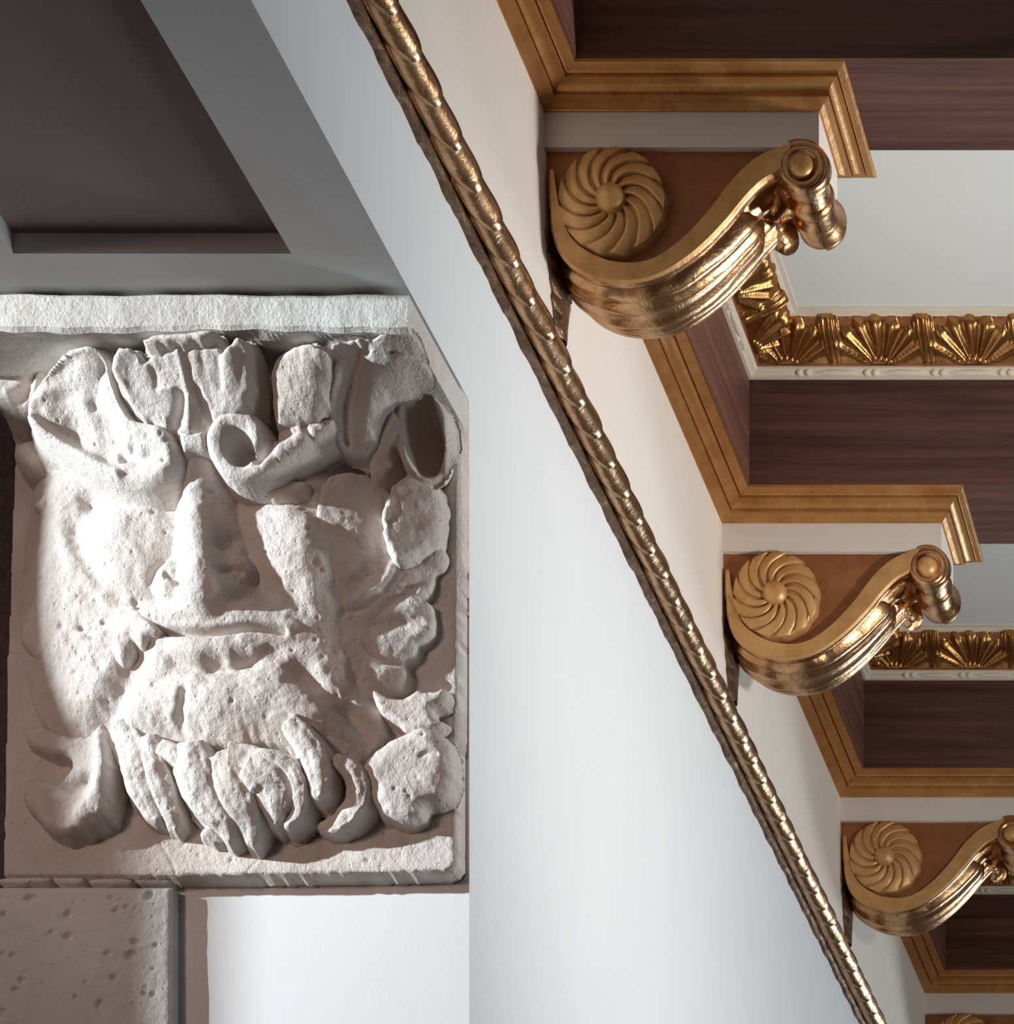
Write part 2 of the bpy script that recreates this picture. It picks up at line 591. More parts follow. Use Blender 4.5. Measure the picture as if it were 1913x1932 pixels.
def acanthus_mesh():
    """one period of the carved leaf moulding: a fan of rays and a dart between fans"""
    per = 218.0
    ns, nr = 97, 21
    rows = []
    for i in range(nr):
        r = i / (nr - 1)
        q = np.interp(r, ac_s, ac_prof[:, 0])
        z = np.interp(r, ac_s, ac_prof[:, 1])
        q2 = np.interp(min(1, r + .02), ac_s, ac_prof[:, 0]) - np.interp(max(0, r - .02), ac_s, ac_prof[:, 0])
        z2 = np.interp(min(1, r + .02), ac_s, ac_prof[:, 1]) - np.interp(max(0, r - .02), ac_s, ac_prof[:, 1])
        L = math.hypot(q2, z2)
        nq, nz = z2 / L, -q2 / L
        row = []
        for j in range(ns):
            s = (j / (ns - 1) - 0.5) * per
            rr = r * LAC + 12
            ang = math.atan2(s, rr)
            rad = math.hypot(s, rr)
            d = 0.0
            if rad < 132 and abs(ang) < 1.2:
                d = 8 + (11 * (0.5 + 0.5 * math.cos(ang * 19)) ** 1.6 - 3) * min(1, rad / 45) - 10 * max(0, (rad - 116) / 16)
                if abs(ang) > 1.0: d *= (1.2 - abs(ang)) / 0.2
                if rad < 34: d = 15 - rad * 0.1
            sd = per / 2 - abs(s)
            wd = 26 * (0.15 + 0.95 * math.sin(math.pi * min(1, 0.08 + r * 0.72)) ** 1.2)
            if sd < wd:
                d = max(d, 13 * (1 - (sd / wd) ** 2) + 4 * math.cos(sd * 0.6) + 1)
            if i == 0 or i == nr - 1: d = -2
            row.append((s, -(q + nq * d), z + nz * d))
        rows.append(row)
    V, Fc = strip(rows)
    me = bpy.data.meshes.new('acanthus_leaf')
    me.from_pydata((np.array(V) * U).tolist(), [], [tuple(reversed(q)) for q in Fc])
    me.polygons.foreach_set('use_smooth', [True] * len(me.polygons))
    me.materials.append(M['gold_red'])
    me.update()
    return me


def bead_mesh():
    rows = []
    for t in np.linspace(-1, 1, 9):
        s = math.sqrt(max(0.02, 1 - t * t))
        rows.append([(9 * t, -(9 * s * math.cos(a)), 9 * s * math.sin(a)) for a in np.linspace(0, 2 * math.pi, 13)[:-1]])
    V, Fc = strip(rows, True)
    me = bpy.data.meshes.new('bead')
    me.from_pydata((np.array(V) * U).tolist(), [], Fc)
    me.polygons.foreach_set('use_smooth', [True] * len(me.polygons))
    me.materials.append(M['cream'])
    me.update()
    return me


AC, BEAD = acanthus_mesh(), bead_mesh()


def build_coffer(i):
    """coffer on the near side of bracket i"""
    yf = F + STEP * i + BEAM_Y0                      # far side: near face of beam i
    yn = F + STEP * (i - 1) + BEAM_Y1                # near side: far face of beam i-1
    xw = XW + 84
    xe = 4300.0
    root = empty('ceiling_coffer', w3((xw, yf, ZC)))

    def add(name, V, Fc, mat, par=root, smooth=False):
        return mesh_obj(name, V, Fc, mat, par, smooth)

    v, f = box(XW, xw, yn, yf, ZC, ZT + 8)
    add('wall_board', v, f, M['wood_y'])
    v, f = box(xw, xe, yn, yf, ZT, ZT + 8)
    add('panel', v, f, M['ceil'])
    # gilded cornice along the wall at the foot of the board
    ya, yb = F + STEP * (i - 1) + BW, F + STEP * i
    rows = []
    for p, z in crown_prof:
        rows.append([(XW + p, ya + p, ZB1 + z), (XW + p, yb - p, ZB1 + z)])
    V, Fc = strip(rows)
    add('wall_cornice', V, Fc, M['gold_dull'])

    def run(prof, name, mat, smooth=False):
        rows = []
        for q, z in prof:
            rows.append([(xe, yn + q, ZT + z), (xw + q, yn + q, ZT + z), (xw + q, yf - q, ZT + z), (xe, yf - q, ZT + z)])
        V, Fc = strip(rows)
        return add(name, V, Fc, mat, smooth=smooth)

    bd = run([(0, -90), (8, -90), (8, -84), (13, -82), (19, -80), (23, -76), (24, -70)], 'bead_moulding', M['cream'])
    run([(120, -12), (126, -9), (128, -4), (139, -3), (140, 1)], 'panel_fillet', M['cream'])
    am = run([tuple(p) for p in ac_prof], 'acanthus_moulding', M['bole'])
    per = 218.0
    rot = Vector((0, 0, 0))
    org = np.array(root.location)
    # leaves along the far beam
    x = xw + 26 + per * 0.5 - 40
    while x < 900:
        p = np.array(w3((x, yf, ZT))) - org
        link_mesh('acanthus_leaf', AC, am, p)
        x += per
    y = yf - 26 - per * 0.5 + 40
    while y > yn + 100:
        p = np.array(w3((xw, y, ZT))) - org
        link_mesh('acanthus_leaf', AC, am, p, (0, 0, math.pi / 2))
        y -= per
    x = xw + 130
    while x < 900:
        for dx in (-10, 10):
            p = np.array(w3((x + dx, yf - 14, ZT - 80))) - org
            link_mesh('bead', BEAD, bd, p)
        p = np.array(w3((x + 78, yf - 14, ZT - 80))) - org
        link_mesh('bead', BEAD, bd, p).scale = (6.0, 0.9, 0.9)
        x += 157
    y = yf - 130
    while y > yn + 60:
        for dx in (-10, 10):
            p = np.array(w3((xw + 14, y + dx, ZT - 80))) - org
            link_mesh('bead', BEAD, bd, p, (0, 0, math.pi / 2))
        p = np.array(w3((xw + 14, y - 78, ZT - 80))) - org
        link_mesh('bead', BEAD, bd, p, (0, 0, math.pi / 2)).scale = (6.0, 0.9, 0.9)
        y -= 157
    return root


cof_lab = ['coffer at the top edge, before the topmost bracket, its gilded cornice and dark board showing',
           'coffer with white panel and gilded acanthus frame between the topmost and second bracket',
           'coffer with dark wood side between the second and third bracket from the top',
           'coffer in deep shade between the third and farthest bracket']
for i in range(4):
    c = build_coffer(i)
    tag(c, cof_lab[i], 'coffer', 'ceiling coffers between the beams')

# ------------------------------------------------------------------ rope moulding of overlapping scales
RX, RZ, RR = -1648.0, 3392.0, 31.0
rope = empty('rope_moulding', w3((RX, 4800, RZ)))
tag(rope, 'gilded round moulding of overlapping scales running diagonally along the white wall', 'moulding')
rows = []
for y in np.arange(4550, 12400, 22):
    a = 43 + 3.0 * math.sin(y * 0.041) + random.uniform(-2, 2)
    b = 43 + 2.5 * math.sin(y * 0.033 + 1) + random.uniform(-2, 2)
    rows.append([(XW, y, RZ - a), (XW + 9, y, RZ - a + 2), (XW + 12, y, RZ - 28), (XW + 12, y, RZ + 28), (XW + 9, y, RZ + b - 2), (XW, y, RZ + b)])
V, Fc = strip(rows)
mesh_obj('backing_strip', V, Fc, M['bronze'], rope)
rows = [[(RX + 24 * math.cos(a), y, RZ + 24 * math.sin(a)) for a in np.linspace(0, 2 * math.pi, 17)[:-1]] for y in (4550, 12400)]
V, Fc = strip(rows, True, True)
mesh_obj('core', V, Fc, M['bronze'], rope, True)


def scale_mesh():
    L = 150.0
    th0 = math.radians(-38)
    rows = []
    ths = np.linspace(-2.35, 2.15, 29)
    for t in ths:
        u = t - th0
        tip = L - 58 * min(1.45, abs(u) / 1.15) ** 2.0
        row = []
        for s in np.linspace(0, 1, 9):
            y = s * tip
            r = 23.0 + 8.0 * (y / L) + 9.0 * (y / L) ** 4 + 1.5 * math.sin(math.pi * s)
            row.append((r * math.cos(t), y, r * math.sin(t)))
        row.append(((r - 4) * math.cos(t), tip + 2.5, (r - 4) * math.sin(t)))
        row.append((23 * math.cos(t), tip - 12, 23 * math.sin(t)))
        rows.append(row)
    V, Fc = strip(rows)
    me = bpy.data.meshes.new('scale')
    me.from_pydata((np.array(V) * U).tolist(), [], [tuple(reversed(q)) for q in Fc])
    me.polygons.foreach_set('use_smooth', [True] * len(me.polygons))
    me.materials.append(M['rope'])
    me.update()
    return me


SC = scale_mesh()
k = 0
y = 4600.0
while y < 12200:
    o = link_mesh('scale', SC, rope, np.array(w3((RX, y, RZ))) - np.array(rope.location), (0, random.uniform(-0.10, 0.10), 0))
    s = 1 + random.uniform(-0.03, 0.03)
    o.scale = (s, 1, s)
    y += 110.4

# ------------------------------------------------------------------ carved stone relief
YS = 0.915                       # front plane of the slab
relief = empty('stone_relief', w3((XL, YR, ZS - 1100)))
tag(relief, 'carved stone relief of a bearded leaf-browed face, pitted and chipped, under a projecting ledge', 'relief')


def kz(Z):
    """the carving leans out towards the ledge: full depth at the top, shallower on the face"""
    t = np.clip((Z - 2800) / 150.0, 0, 1)
    return 0.76 + 0.24 * t * t * (3 - 2 * t)


def S(px, py, h):
    k = YS - h / F
    for _ in range(4):
        k = YS - h * float(kz((VY - py) * k)) / F
    return ((px - VX) * k, (VY - py) * k)


def vnoise(x, z, scale, seed):
    g = np.random.default_rng(seed).random((64, 64))
    xi, zi = x / scale, z / scale
    x0, z0 = np.floor(xi).astype(int), np.floor(zi).astype(int)
    fx, fz = xi - x0, zi - z0
    fx, fz = fx * fx * (3 - 2 * fx), fz * fz * (3 - 2 * fz)
    a = g[x0 % 64, z0 % 64]; b = g[(x0 + 1) % 64, z0 % 64]
    c = g[x0 % 64, (z0 + 1) % 64]; d = g[(x0 + 1) % 64, (z0 + 1) % 64]
    return (a * (1 - fx) + b * fx) * (1 - fz) + (c * (1 - fx) + d * fx) * fz - 0.5


def smax(a, b, k=14.0):
    h = np.clip(0.5 + 0.5 * (a - b) / k, 0, 1)
    return b * (1 - h) + a * h + k * h * (1 - h)


def seg_dist(X, Z, P, vals=None, closed=False):
    """distance to a polyline, and values interpolated along it at the closest point"""
    best = np.full(X.shape, 1e9)
    nv = 0 if vals is None else vals.shape[1]
    out = [np.zeros(X.shape) for _ in range(nv)]
    n = len(P)
    for i in range(n if closed else n - 1):
        a, b = P[i], P[(i + 1) % n]
        d = b - a
        L2 = max(1e-9, d @ d)
        t = np.clip(((X - a[0]) * d[0] + (Z - a[1]) * d[1]) / L2, 0, 1)
        q = (X - a[0] - t * d[0]) ** 2 + (Z - a[1] - t * d[1]) ** 2
        m = q < best
        best = np.where(m, q, best)
        for k2 in range(nv):
            val = vals[i, k2] * (1 - t) + vals[(i + 1) % n, k2] * t
            out[k2] = np.where(m, val, out[k2])
    return np.sqrt(best), out


def inside(X, Z, P):
    r = np.zeros(X.shape, bool)
    n = len(P)
    for i in range(n):
        x1, z1 = P[i]
        x2, z2 = P[(i + 1) % n]
        c = ((z1 > Z) != (z2 > Z))
        with np.errstate(divide='ignore', invalid='ignore'):
            xx = (x2 - x1) * (Z - z1) / (z2 - z1) + x1
        r ^= c & (X < xx)
    return r


def stroke_pts(pts, per=5):
    """pts (px, py, h, w) -> spline, in slab coordinates"""
    Q = spline(pts, per)
    P = np.array([S(p[0], p[1], p[2]) for p in Q])
    return P, Q[:, 2:]


PITS = []
for _ in range(330):
    PITS.append((random.uniform(20, 850), random.uniform(650, 1640), random.uniform(2.2, 4.5), random.uniform(2.5, 6.5)))
PITS = [p for p in PITS if not (290 < p[0] < 545 and 1120 < p[1] < 1275)]
for px, py, r, d in [(250, 845, 9, 14), (235, 870, 7, 12), (195, 730, 8, 10), (175, 765, 8, 10), (690, 740, 9, 12), (715, 742, 9, 12),
                     (330, 822, 6, 10), (630, 795, 6, 8), (155, 1185, 6, 9), (115, 1180, 8, 9), (195, 1175, 5, 9), (255, 1135, 6, 9),
                     (615, 1385, 8, 9), (625, 1225, 9, 10), (670, 1280, 9, 12), (640, 1150, 8, 9), (592, 1060, 7, 9)]:
    PITS.append((px, py, r, d))


def apply_pits(X, Z, H, step, amount=1.0):
    x0, z0 = X[0, 0], Z[0, 0]
    for px, py, r, d in PITS:
        for _ in (0, 1):
            # find the spot whose own height projects to (px, py)
            hh = 60.0
            for _k in range(4):
                sx, sz = S(px, py, hh)
                i, j = int((sx - x0) / step), int((sz - z0) / step)
                if not (0 <= i < X.shape[0] and 0 <= j < X.shape[1]):
                    break
                hh = H[i, j]
            else:
                m = int(r * 2.2 / step) + 2
                a, b, c, e = max(0, i - m), i + m + 1, max(0, j - m), j + m + 1
                q = ((X[a:b, c:e] - sx) ** 2 + (Z[a:b, c:e] - sz) ** 2) / r ** 2
                H[a:b, c:e] -= amount * d * np.exp(-q * 1.4)
            break
    return H


def hf_part(name, outline, func, step=2.2, floor=-4.0, steep=5.0, mat=None, per=4, nseed=1, rough=3.0, smooth_outline=True, parent=None, pits=0.8, edge_noise=2.0, thin=None):
    """a carved piece: outline (px, py, edge height); func(d, e, X, Z) -> height inside"""
    if smooth_outline:
        Q = spline(outline, per, True)
    else:
        Q = np.array(outline, float)
    P = np.array([S(p[0], p[1], p[2]) for p in Q])
    mg = 26
    mn, mx = P.min(0) - mg, P.max(0) + mg
    xs = np.arange(mn[0], mx[0], step)
    zs = np.arange(mn[1], mx[1], step)
    X, Z = np.meshgrid(xs, zs, indexing='ij')
    Xn = X + edge_noise * 2 * vnoise(X, Z, 11, nseed + 50)
    Zn = Z + edge_noise * 2 * vnoise(X, Z, 11, nseed + 51)
    D, (E,) = seg_dist(Xn, Zn, P, Q[:, 2:3], True)
    D = np.where(inside(Xn, Zn, P), D, -D)
    H = func(np.maximum(D, 0), E, X, Z)
    H = H + rough * (vnoise(X, Z, 42, nseed) * 2.2 + vnoise(X, Z, 17, nseed + 1) * 1.1 + vnoise(X, Z, 7, nseed + 2) * 0.5)
    H = apply_pits(X, Z, H, step, pits)
    H = H * kz(Z)
    Hb = H - thin if thin else None
    H = np.where(D < 0, H + D * steep, H)
    keep = H > floor
    if thin:
        keep &= D > -thin / steep - step
        H = np.maximum(H, Hb)
    H = np.maximum(H, floor)
    nz = len(zs)
    kk = keep[:-1, :-1] | keep[1:, :-1] | keep[:-1, 1:] | keep[1:, 1:]
    ii, jj = np.nonzero(kk)
    quads = np.stack([ii * nz + jj, (ii + 1) * nz + jj, (ii + 1) * nz + jj + 1, ii * nz + jj + 1], 1)
    used = np.unique(quads)
    remap = np.full(X.size, -1)
    remap[used] = np.arange(len(used))
    quads = remap[quads]
    V = np.stack([X.ravel(), YS * F - H.ravel(), Z.ravel()], 1)[used]
    if thin:                                     # the undercut back of a free-standing leaf
        Vb = np.stack([X.ravel(), YS * F - np.maximum(Hb, floor - 2).ravel(), Z.ravel()], 1)[used]
        quads = np.concatenate([quads, quads[:, ::-1] + len(V)])
        V = np.concatenate([V, Vb])
    return mesh_obj(name, V, quads, mat or M['stone'], parent or relief, True)


def idw(X, Z, pts, pw=1.3, eps=500.0):
    num = np.zeros(X.shape)
    den = np.zeros(X.shape)
    for px, py, h in pts:
        x, z = S(px, py, h)
        w = 1.0 / ((X - x) ** 2 + (Z - z) ** 2 + eps) ** pw
        num += w * h
        den += w
    return num / den


def rnd(d, w):
    s = np.clip(d / w, 0, 1)
    return np.sqrt(np.maximum(0, 1 - (1 - s) ** 2))


def grooves(H, X, Z, strokes):
    """strokes: (points (px, py, h), width, amount); amount < 0 cuts"""
    for pts, w, amt in strokes:
        P, v = stroke_pts([(p[0], p[1], p[2]) for p in pts], 5)
        d, _ = seg_dist(X, Z, P)
        H = H + amt * np.exp(-(d / w) ** 2)
    return H


def ell(X, Z, px, py, h0, top, rx, ry, rot=0.0):
    cx, cz = S(px, py, top)
    c, s = math.cos(rot), math.sin(rot)
    a = ((X - cx) * c + (Z - cz) * s) / rx
    b = (-(X - cx) * s + (Z - cz) * c) / ry
    q = a * a + b * b
    return np.where(q < 1, h0 + (top - h0) * np.sqrt(np.maximum(0, 1 - q)), h0 - (np.sqrt(np.maximum(q, 1)) - 1) * 120)


def ridge(X, Z, pts, slope=2.0, flat=0.6):
    """raised stroke with its own height and half width"""
    P, v = stroke_pts(pts, 6)
    d, (h, w) = seg_dist(X, Z, P, v)
    s = d / np.maximum(w, 1)
    top = h - (h * 0.10) * np.minimum(s, 1) ** 2
    return np.where(s < flat, top, top - slope * (s - flat) * w)


# ---- slab
def f_slab(d, e, X, Z):
    H = -3.5 + 3.5 * rnd(d, 10)
    H = grooves(H, X, Z, [([(290, 1575, 0), (320, 1620, 0), (332, 1655, 0)], 1.6, -4),
                          ([(560, 1560, 0), (510, 1600, 0), (465, 1645, 0)], 1.4, -2.5),
                          ([(10, 1620, 0), (45, 1585, 0)], 1.4, -3), ([(5, 1470, 0), (60, 1430, 0)], 1.4, -2),
                          ([(830, 782, 0), (866, 782, 0)], 2, -6)])
    return H


hf_part('slab', [(34, 560, 0), (864, 560, 0), (866, 800, 0), (862, 1300, 0), (858, 1625, 0), (852, 1638, 0), (838, 1643, 0), (600, 1648, 0), (300, 1651, 0), (6, 1652, 0), (12, 1300, 0), (26, 900, 0)],
        f_slab, step=3.0, floor=-48, steep=18, nseed=3, rough=1.6, smooth_outline=False, edge_noise=0.9)

# ---- abacus: projecting ledge under the soffit
rows = []
xs = np.linspace(XL - 20, XW - 1, 90)
for x in xs:
    n1 = 2.5 * math.sin(x * 0.021) + 1.2 * math.sin(x * 0.057 + 1) + random.uniform(-.3, .3)
    n2 = 3.0 * math.sin(x * 0.013 + 2) + 1.5 * math.sin(x * 0.071) + random.uniform(-.4, .4)
    y0 = 0.868 * F
    rows.append([(x, YR, ZS - 7), (x, y0 + 4, ZS - 8 + n1 * 0.5), (x, y0 - 2, ZS - 14 + n1), (x, y0 + n2 * .4, ZS - 40), (x, y0 + 1 + n2 * .5, ZS - 60 + n2),
                 (x, y0 + 7, ZS - 66 + n2), (x, y0 + 30, ZS - 65 + n1), (x, y0 + 70, ZS - 62 + n1), (x, YR, ZS - 62)])
V, Fc = strip(rows, True, True)
mesh_obj('abacus', V, Fc, M['abacus'], relief)


# ---- face and beard
def f_face(d, e, X, Z):
    sm = np.clip(d / 85.0, 0, 1)
    edge = 0.5 * rnd(d, 60) + 0.5 * sm * sm * (3 - 2 * sm)
    dome = ell(X, Z, 395, 1065, 10, 138, 420, 500)
    H = np.maximum(dome, 20)
    H = smax(H, ell(X, Z, 245, 1015, 60, 158, 120, 140), 25)          # cheeks
    H = smax(H, ell(X, Z, 565, 1020, 60, 150, 130, 150), 25)
    H = smax(H, ell(X, Z, 400, 1160, 70, 165, 190, 62), 22)           # muzzle
    H = smax(H, ell(X, Z, 430, 1335, 60, 158, 185, 105), 25)          # chin
    H = grooves(H, X, Z, [([(170, 950, 120), (250, 945, 120), (335, 940, 120)], 22, -26),
                          ([(440, 925, 120), (520, 930, 120), (610, 965, 110)], 22, -26),
                          ([(430, 960, 130), (455, 1020, 130), (500, 1120, 130)], 20, -16),
                          ([(150, 1010, 100), (185, 1090, 110), (245, 1140, 120), (300, 1140, 125)], 18, -13),
                          ([(120, 1000, 90), (150, 1080, 90), (200, 1130, 100)], 14, 6)])
    H = smax(H, ridge(X, Z, [(372, 800, 175, 27), (368, 880, 182, 26), (364, 960, 196, 26), (366, 1030, 212, 29), (368, 1088, 218, 34)], 1.6, 0.95), 6)
    H = smax(H, ell(X, Z, 318, 1080, 120, 185, 46, 40, 0.2), 12)
    H = smax(H, ell(X, Z, 432, 1066, 110, 172, 36, 34, -0.3), 10)
    H = grooves(H, X, Z, [([(332, 1095, 190), (322, 1086, 190), (310, 1080, 190)], 5, -14),
                          ([(300, 1060, 165), (285, 1085, 160), (300, 1112, 150)], 8, -12),
                          ([(425, 1090, 150), (442, 1082, 150), (458, 1088, 140)], 6, -16),
                          ([(430, 1012, 160), (420, 1035, 165)], 12, -18)])
    # upper lip wings, mouth, lower lip
    H = smax(H, ridge(X, Z, [(372, 1140, 168, 26), (330, 1148, 164, 26), (285, 1158, 154, 22), (230, 1158, 138, 18)], 0.9, 0.25), 20)
    H = smax(H, ridge(X, Z, [(372, 1140, 168, 26), (430, 1150, 166, 26), (500, 1162, 156, 22), (550, 1176, 142, 16)], 0.9, 0.25), 20)
    H = smax(H, ridge(X, Z, [(308, 1204, 140, 18), (350, 1211, 156, 28), (400, 1214, 162, 32), (450, 1211, 156, 28), (502, 1202, 142, 16)], 1.6, 0.85), 4)
    H = grooves(H, X, Z, [([(286, 1186, 150), (330, 1188, 160), (380, 1190, 165), (430, 1184, 165), (480, 1180, 160), (532, 1187, 150)], 5, -26),
                          ([(335, 1256, 120), (400, 1266, 120), (470, 1258, 120)], 13, -10),
                          ([(400, 1258, 125), (420, 1256, 125)], 11, -18),
                          ([(250, 1240, 120), (230, 1300, 110), (200, 1360, 90)], 24, -26),
                          ([(345, 1300, 140), (330, 1350, 140), (340, 1400, 130)], 8, -16),
                          ([(560, 1260, 140), (640, 1330, 130), (700, 1420, 110)], 18, -30),
                          ([(640, 1320, 120), (700, 1390, 100), (730, 1440, 90)], 16, -34)])
    xr = S(615, 1080, 110)[0]
    t = np.clip((X - xr) / 95.0, 0, 1)
    zz = np.clip((S(600, 1300, 90)[1] - Z) / 60.0, 0, 1)
    H = H - 48 * t * t * (3 - 2 * t) * (1 - zz)                     # the cheek turns away on the right
    return e * (1 - edge) + np.maximum(H, e) * edge


hf_part('face', [(110, 840, 70), (230, 815, 100), (310, 770, 120), (380, 730, 150), (450, 765, 125), (530, 800, 110), (640, 810, 90), (690, 860, 60), (695, 960, 35), (695, 1080, 30), (705, 1180, 30),
                 (710, 1290, 40), (720, 1380, 40), (680, 1440, 45), (600, 1440, 60), (520, 1410, 75), (430, 1410, 80), (330, 1410, 60), (250, 1460, 35), (190, 1440, 20), (110, 1400, 8),
                 (60, 1320, 4), (40, 1200, 4), (45, 1080, 6), (60, 960, 15), (75, 880, 30)], f_face, nseed=11, rough=3.5)


def cup(crest, rim=14, rw=10, w=30, strokes=(), flat=0.0):
    def f(d, e, X, Z):
        c = idw(X, Z, crest)
        s = rnd(d, w)
        H = e * (1 - s) + c * s
        H = H + rim * np.exp(-((d - rw) / rw) ** 2)
        return grooves(H, X, Z, strokes)
    return f


def leaf(outline, bulge=10, rim=5, rw=7, w=24, strokes=(), quad=True):
    """smooth leaf: its surface is fitted through the heights of its outline"""
    A, bb = [], []
    pts = [S(*p) for p in outline]
    cx, cz = np.mean(pts, 0)
    for (x, z), p in zip(pts, outline):
        x, z = (x - cx) / 100, (z - cz) / 100
        A.append([1, x, z, z * z, x * z] if quad else [1, x, z])
        bb.append(p[2])
    A = np.array(A)
    co = np.linalg.solve(A.T @ A + 0.02 * np.eye(A.shape[1]), A.T @ np.array(bb))

    def f(d, e, X, Z):
        x, z = (X - cx) / 100, (Z - cz) / 100
        b = co[0] + co[1] * x + co[2] * z
        if quad:
            b = b + co[3] * z * z + co[4] * x * z
        H = b - 8 + (bulge + 8) * rnd(d, w) + rim * np.exp(-((d - rw) / rw) ** 2)
        return grooves(H, X, Z, strokes)
    return f


def leaf_part(name, outline, nseed, thin, bulge=10, rim=5, rw=7, w=24, strokes=(), rough=3.0, **kw):
    return hf_part(name, outline, leaf(outline, bulge, rim, rw, w, strokes), nseed=nseed, thin=thin, rough=rough, step=1.8, **kw)


# ---- leaves of brow and crown
hf_part('brow_leaf', [(58, 770, 150), (82, 720, 188), (120, 672, 238), (160, 650, 272), (192, 672, 250), (212, 738, 208), (244, 792, 190), (296, 804, 193), (330, 838, 192), (344, 885, 185), (322, 922, 174),
                      (262, 934, 164), (190, 914, 146), (125, 880, 120), (78, 838, 118)],
        cup([(160, 690, 235), (130, 740, 170), (180, 760, 172), (150, 830, 145), (210, 850, 165), (250, 880, 192), (305, 885, 208), (290, 835, 205), (225, 800, 175)], 9, 12, 34,
            [([(190, 700, 200), (195, 760, 170), (215, 830, 165)], 24, -8), ([(230, 858, 180), (262, 868, 190), (285, 862, 190)], 9, -12),
             ([(85, 830, 110), (140, 860, 130), (230, 908, 165)], 10, 14), ([(110, 740, 170), (140, 790, 160), (190, 845, 160)], 16, -4)]), nseed=21, thin=55, rough=3, edge_noise=0.6, step=1.5, steep=2.6)
leaf_part('crown_leaf', [(218, 705, 226), (224, 676, 246), (240, 652, 268), (258, 660, 264), (272, 674, 256), (284, 655, 272), (330, 648, 280), (395, 646, 280), (414, 652, 275), (424, 667, 262), (450, 645, 270), (474, 655, 262),
                         (484, 690, 238), (480, 745, 212), (466, 785, 196), (425, 802, 188), (400, 814, 184), (345, 836, 178), (325, 822, 182), (290, 802, 188), (262, 790, 192), (248, 768, 200), (228, 735, 212)],
          31, 36, 10, 3, 7, 16,
          [([(276, 672, 262), (288, 700, 245), (292, 722, 235)], 6, -4), ([(334, 660, 272), (342, 700, 250), (346, 720, 240)], 5, 4), ([(352, 660, 272), (356, 715, 240)], 6, -3), ([(378, 660, 272), (382, 700, 250)], 6, -3),
           ([(410, 665, 268), (414, 725, 232)], 6, -4), ([(252, 665, 262), (250, 720, 225)], 10, -3), ([(440, 680, 250), (432, 745, 215)], 16, 7), ([(300, 735, 225), (330, 738, 222)], 4, 5),
           ([(342, 750, 215), (336, 785, 200), (330, 818, 184)], 7, -14), ([(372, 738, 220), (384, 770, 205), (398, 802, 188)], 7, -15), ([(358, 760, 212), (362, 820, 186)], 9, 10)], edge_noise=2.5)
hf_part('crown_lip', [(272, 642, 280), (300, 634, 285), (345, 630, 288), (400, 626, 288), (412, 634, 285), (396, 648, 280), (340, 652, 278), (300, 654, 278), (276, 652, 278)],
        cup([(300, 642, 292), (400, 636, 296)], 0, 5, 8), nseed=35, thin=24, rough=3)
leaf_part('crown_leaf', [(512, 730, 205), (516, 690, 232), (530, 658, 262), (566, 640, 282), (598, 648, 276), (620, 680, 248), (612, 740, 212), (600, 795, 180), (560, 806, 174), (530, 818, 168), (514, 780, 182)],
          41, 40, 16, 1, 8, 34, [])
hf_part('nose_root', [(344, 826, 175), (396, 826, 175), (397, 858, 185), (350, 862, 185)], cup([(370, 842, 204)], 0, 5, 9), nseed=43, rough=2, smooth_outline=False)
hf_part('nose_root', [(345, 795, 170), (368, 760, 182), (388, 780, 180), (410, 812, 176), (400, 828, 180), (350, 828, 180)], cup([(365, 800, 200), (395, 815, 188)], 0, 5, 14), nseed=44, rough=3)


def f_scroll(d, e, X, Z):
    cx, cz = S(450, 846, 195)
    q = np.sqrt(((X - cx) / 1.0) ** 2 + ((Z - cz) * 0.96) ** 2)
    ring = 176 + 30 * np.sqrt(np.maximum(0, 1 - ((q - 38) / 24) ** 2))
    body = ridge(X, Z, [(470, 888, 198, 32), (510, 874, 202, 38), (560, 846, 190, 36), (610, 815, 164, 26)], 1.0, 0.5)
    body = np.where(q < 36, 0, body)
    H = smax(ring, body, 10)
    H = np.where(q < 26, np.minimum(H, 105 + 85 * np.clip((q - 15) / 11, 0, 1)), H)
    return grooves(H - 10 * (1 - rnd(d, 14)), X, Z, [([(508, 815, 188), (505, 845, 190), (488, 868, 192)], 8, -26), ([(575, 806, 175), (590, 832, 165)], 6, -8)])


hf_part('brow_scroll', [(394, 850, 178), (402, 812, 184), (425, 789, 186), (458, 782, 186), (490, 792, 182), (514, 816, 172), (550, 806, 165), (586, 790, 162), (598, 782, 160), (610, 800, 154), (640, 808, 140), (630, 828, 136),
                        (598, 848, 146), (560, 878, 156), (510, 910, 164), (468, 920, 168), (428, 902, 174)], f_scroll, nseed=51, thin=66, rough=2.5, step=1.8, edge_noise=0.8)
leaf_part('fan_leaf', [(600, 690, 235), (612, 655, 268), (640, 636, 282), (690, 624, 290), (745, 618, 282), (772, 624, 272), (780, 640, 258), (770, 656, 246), (740, 664, 240), (768, 670, 230), (794, 684, 214), (778, 708, 194), (752, 738, 172),
                       (730, 762, 156), (718, 800, 138), (704, 850, 116), (660, 856, 118), (610, 828, 138), (592, 800, 160), (592, 745, 198)],
          61, 30, 10, 5, 8, 26,
          [([(668, 650, 265), (640, 680, 235), (615, 735, 200), (594, 800, 165)], 7, -18), ([(688, 662, 250), (664, 700, 222), (650, 765, 178), (652, 830, 138)], 8, -13),
           ([(690, 640, 272), (735, 648, 258), (775, 640, 255)], 9, -11), ([(762, 684, 222), (720, 735, 185), (690, 800, 148)], 18, 10), ([(630, 700, 232), (618, 770, 182)], 9, 8)], edge_noise=2.0)


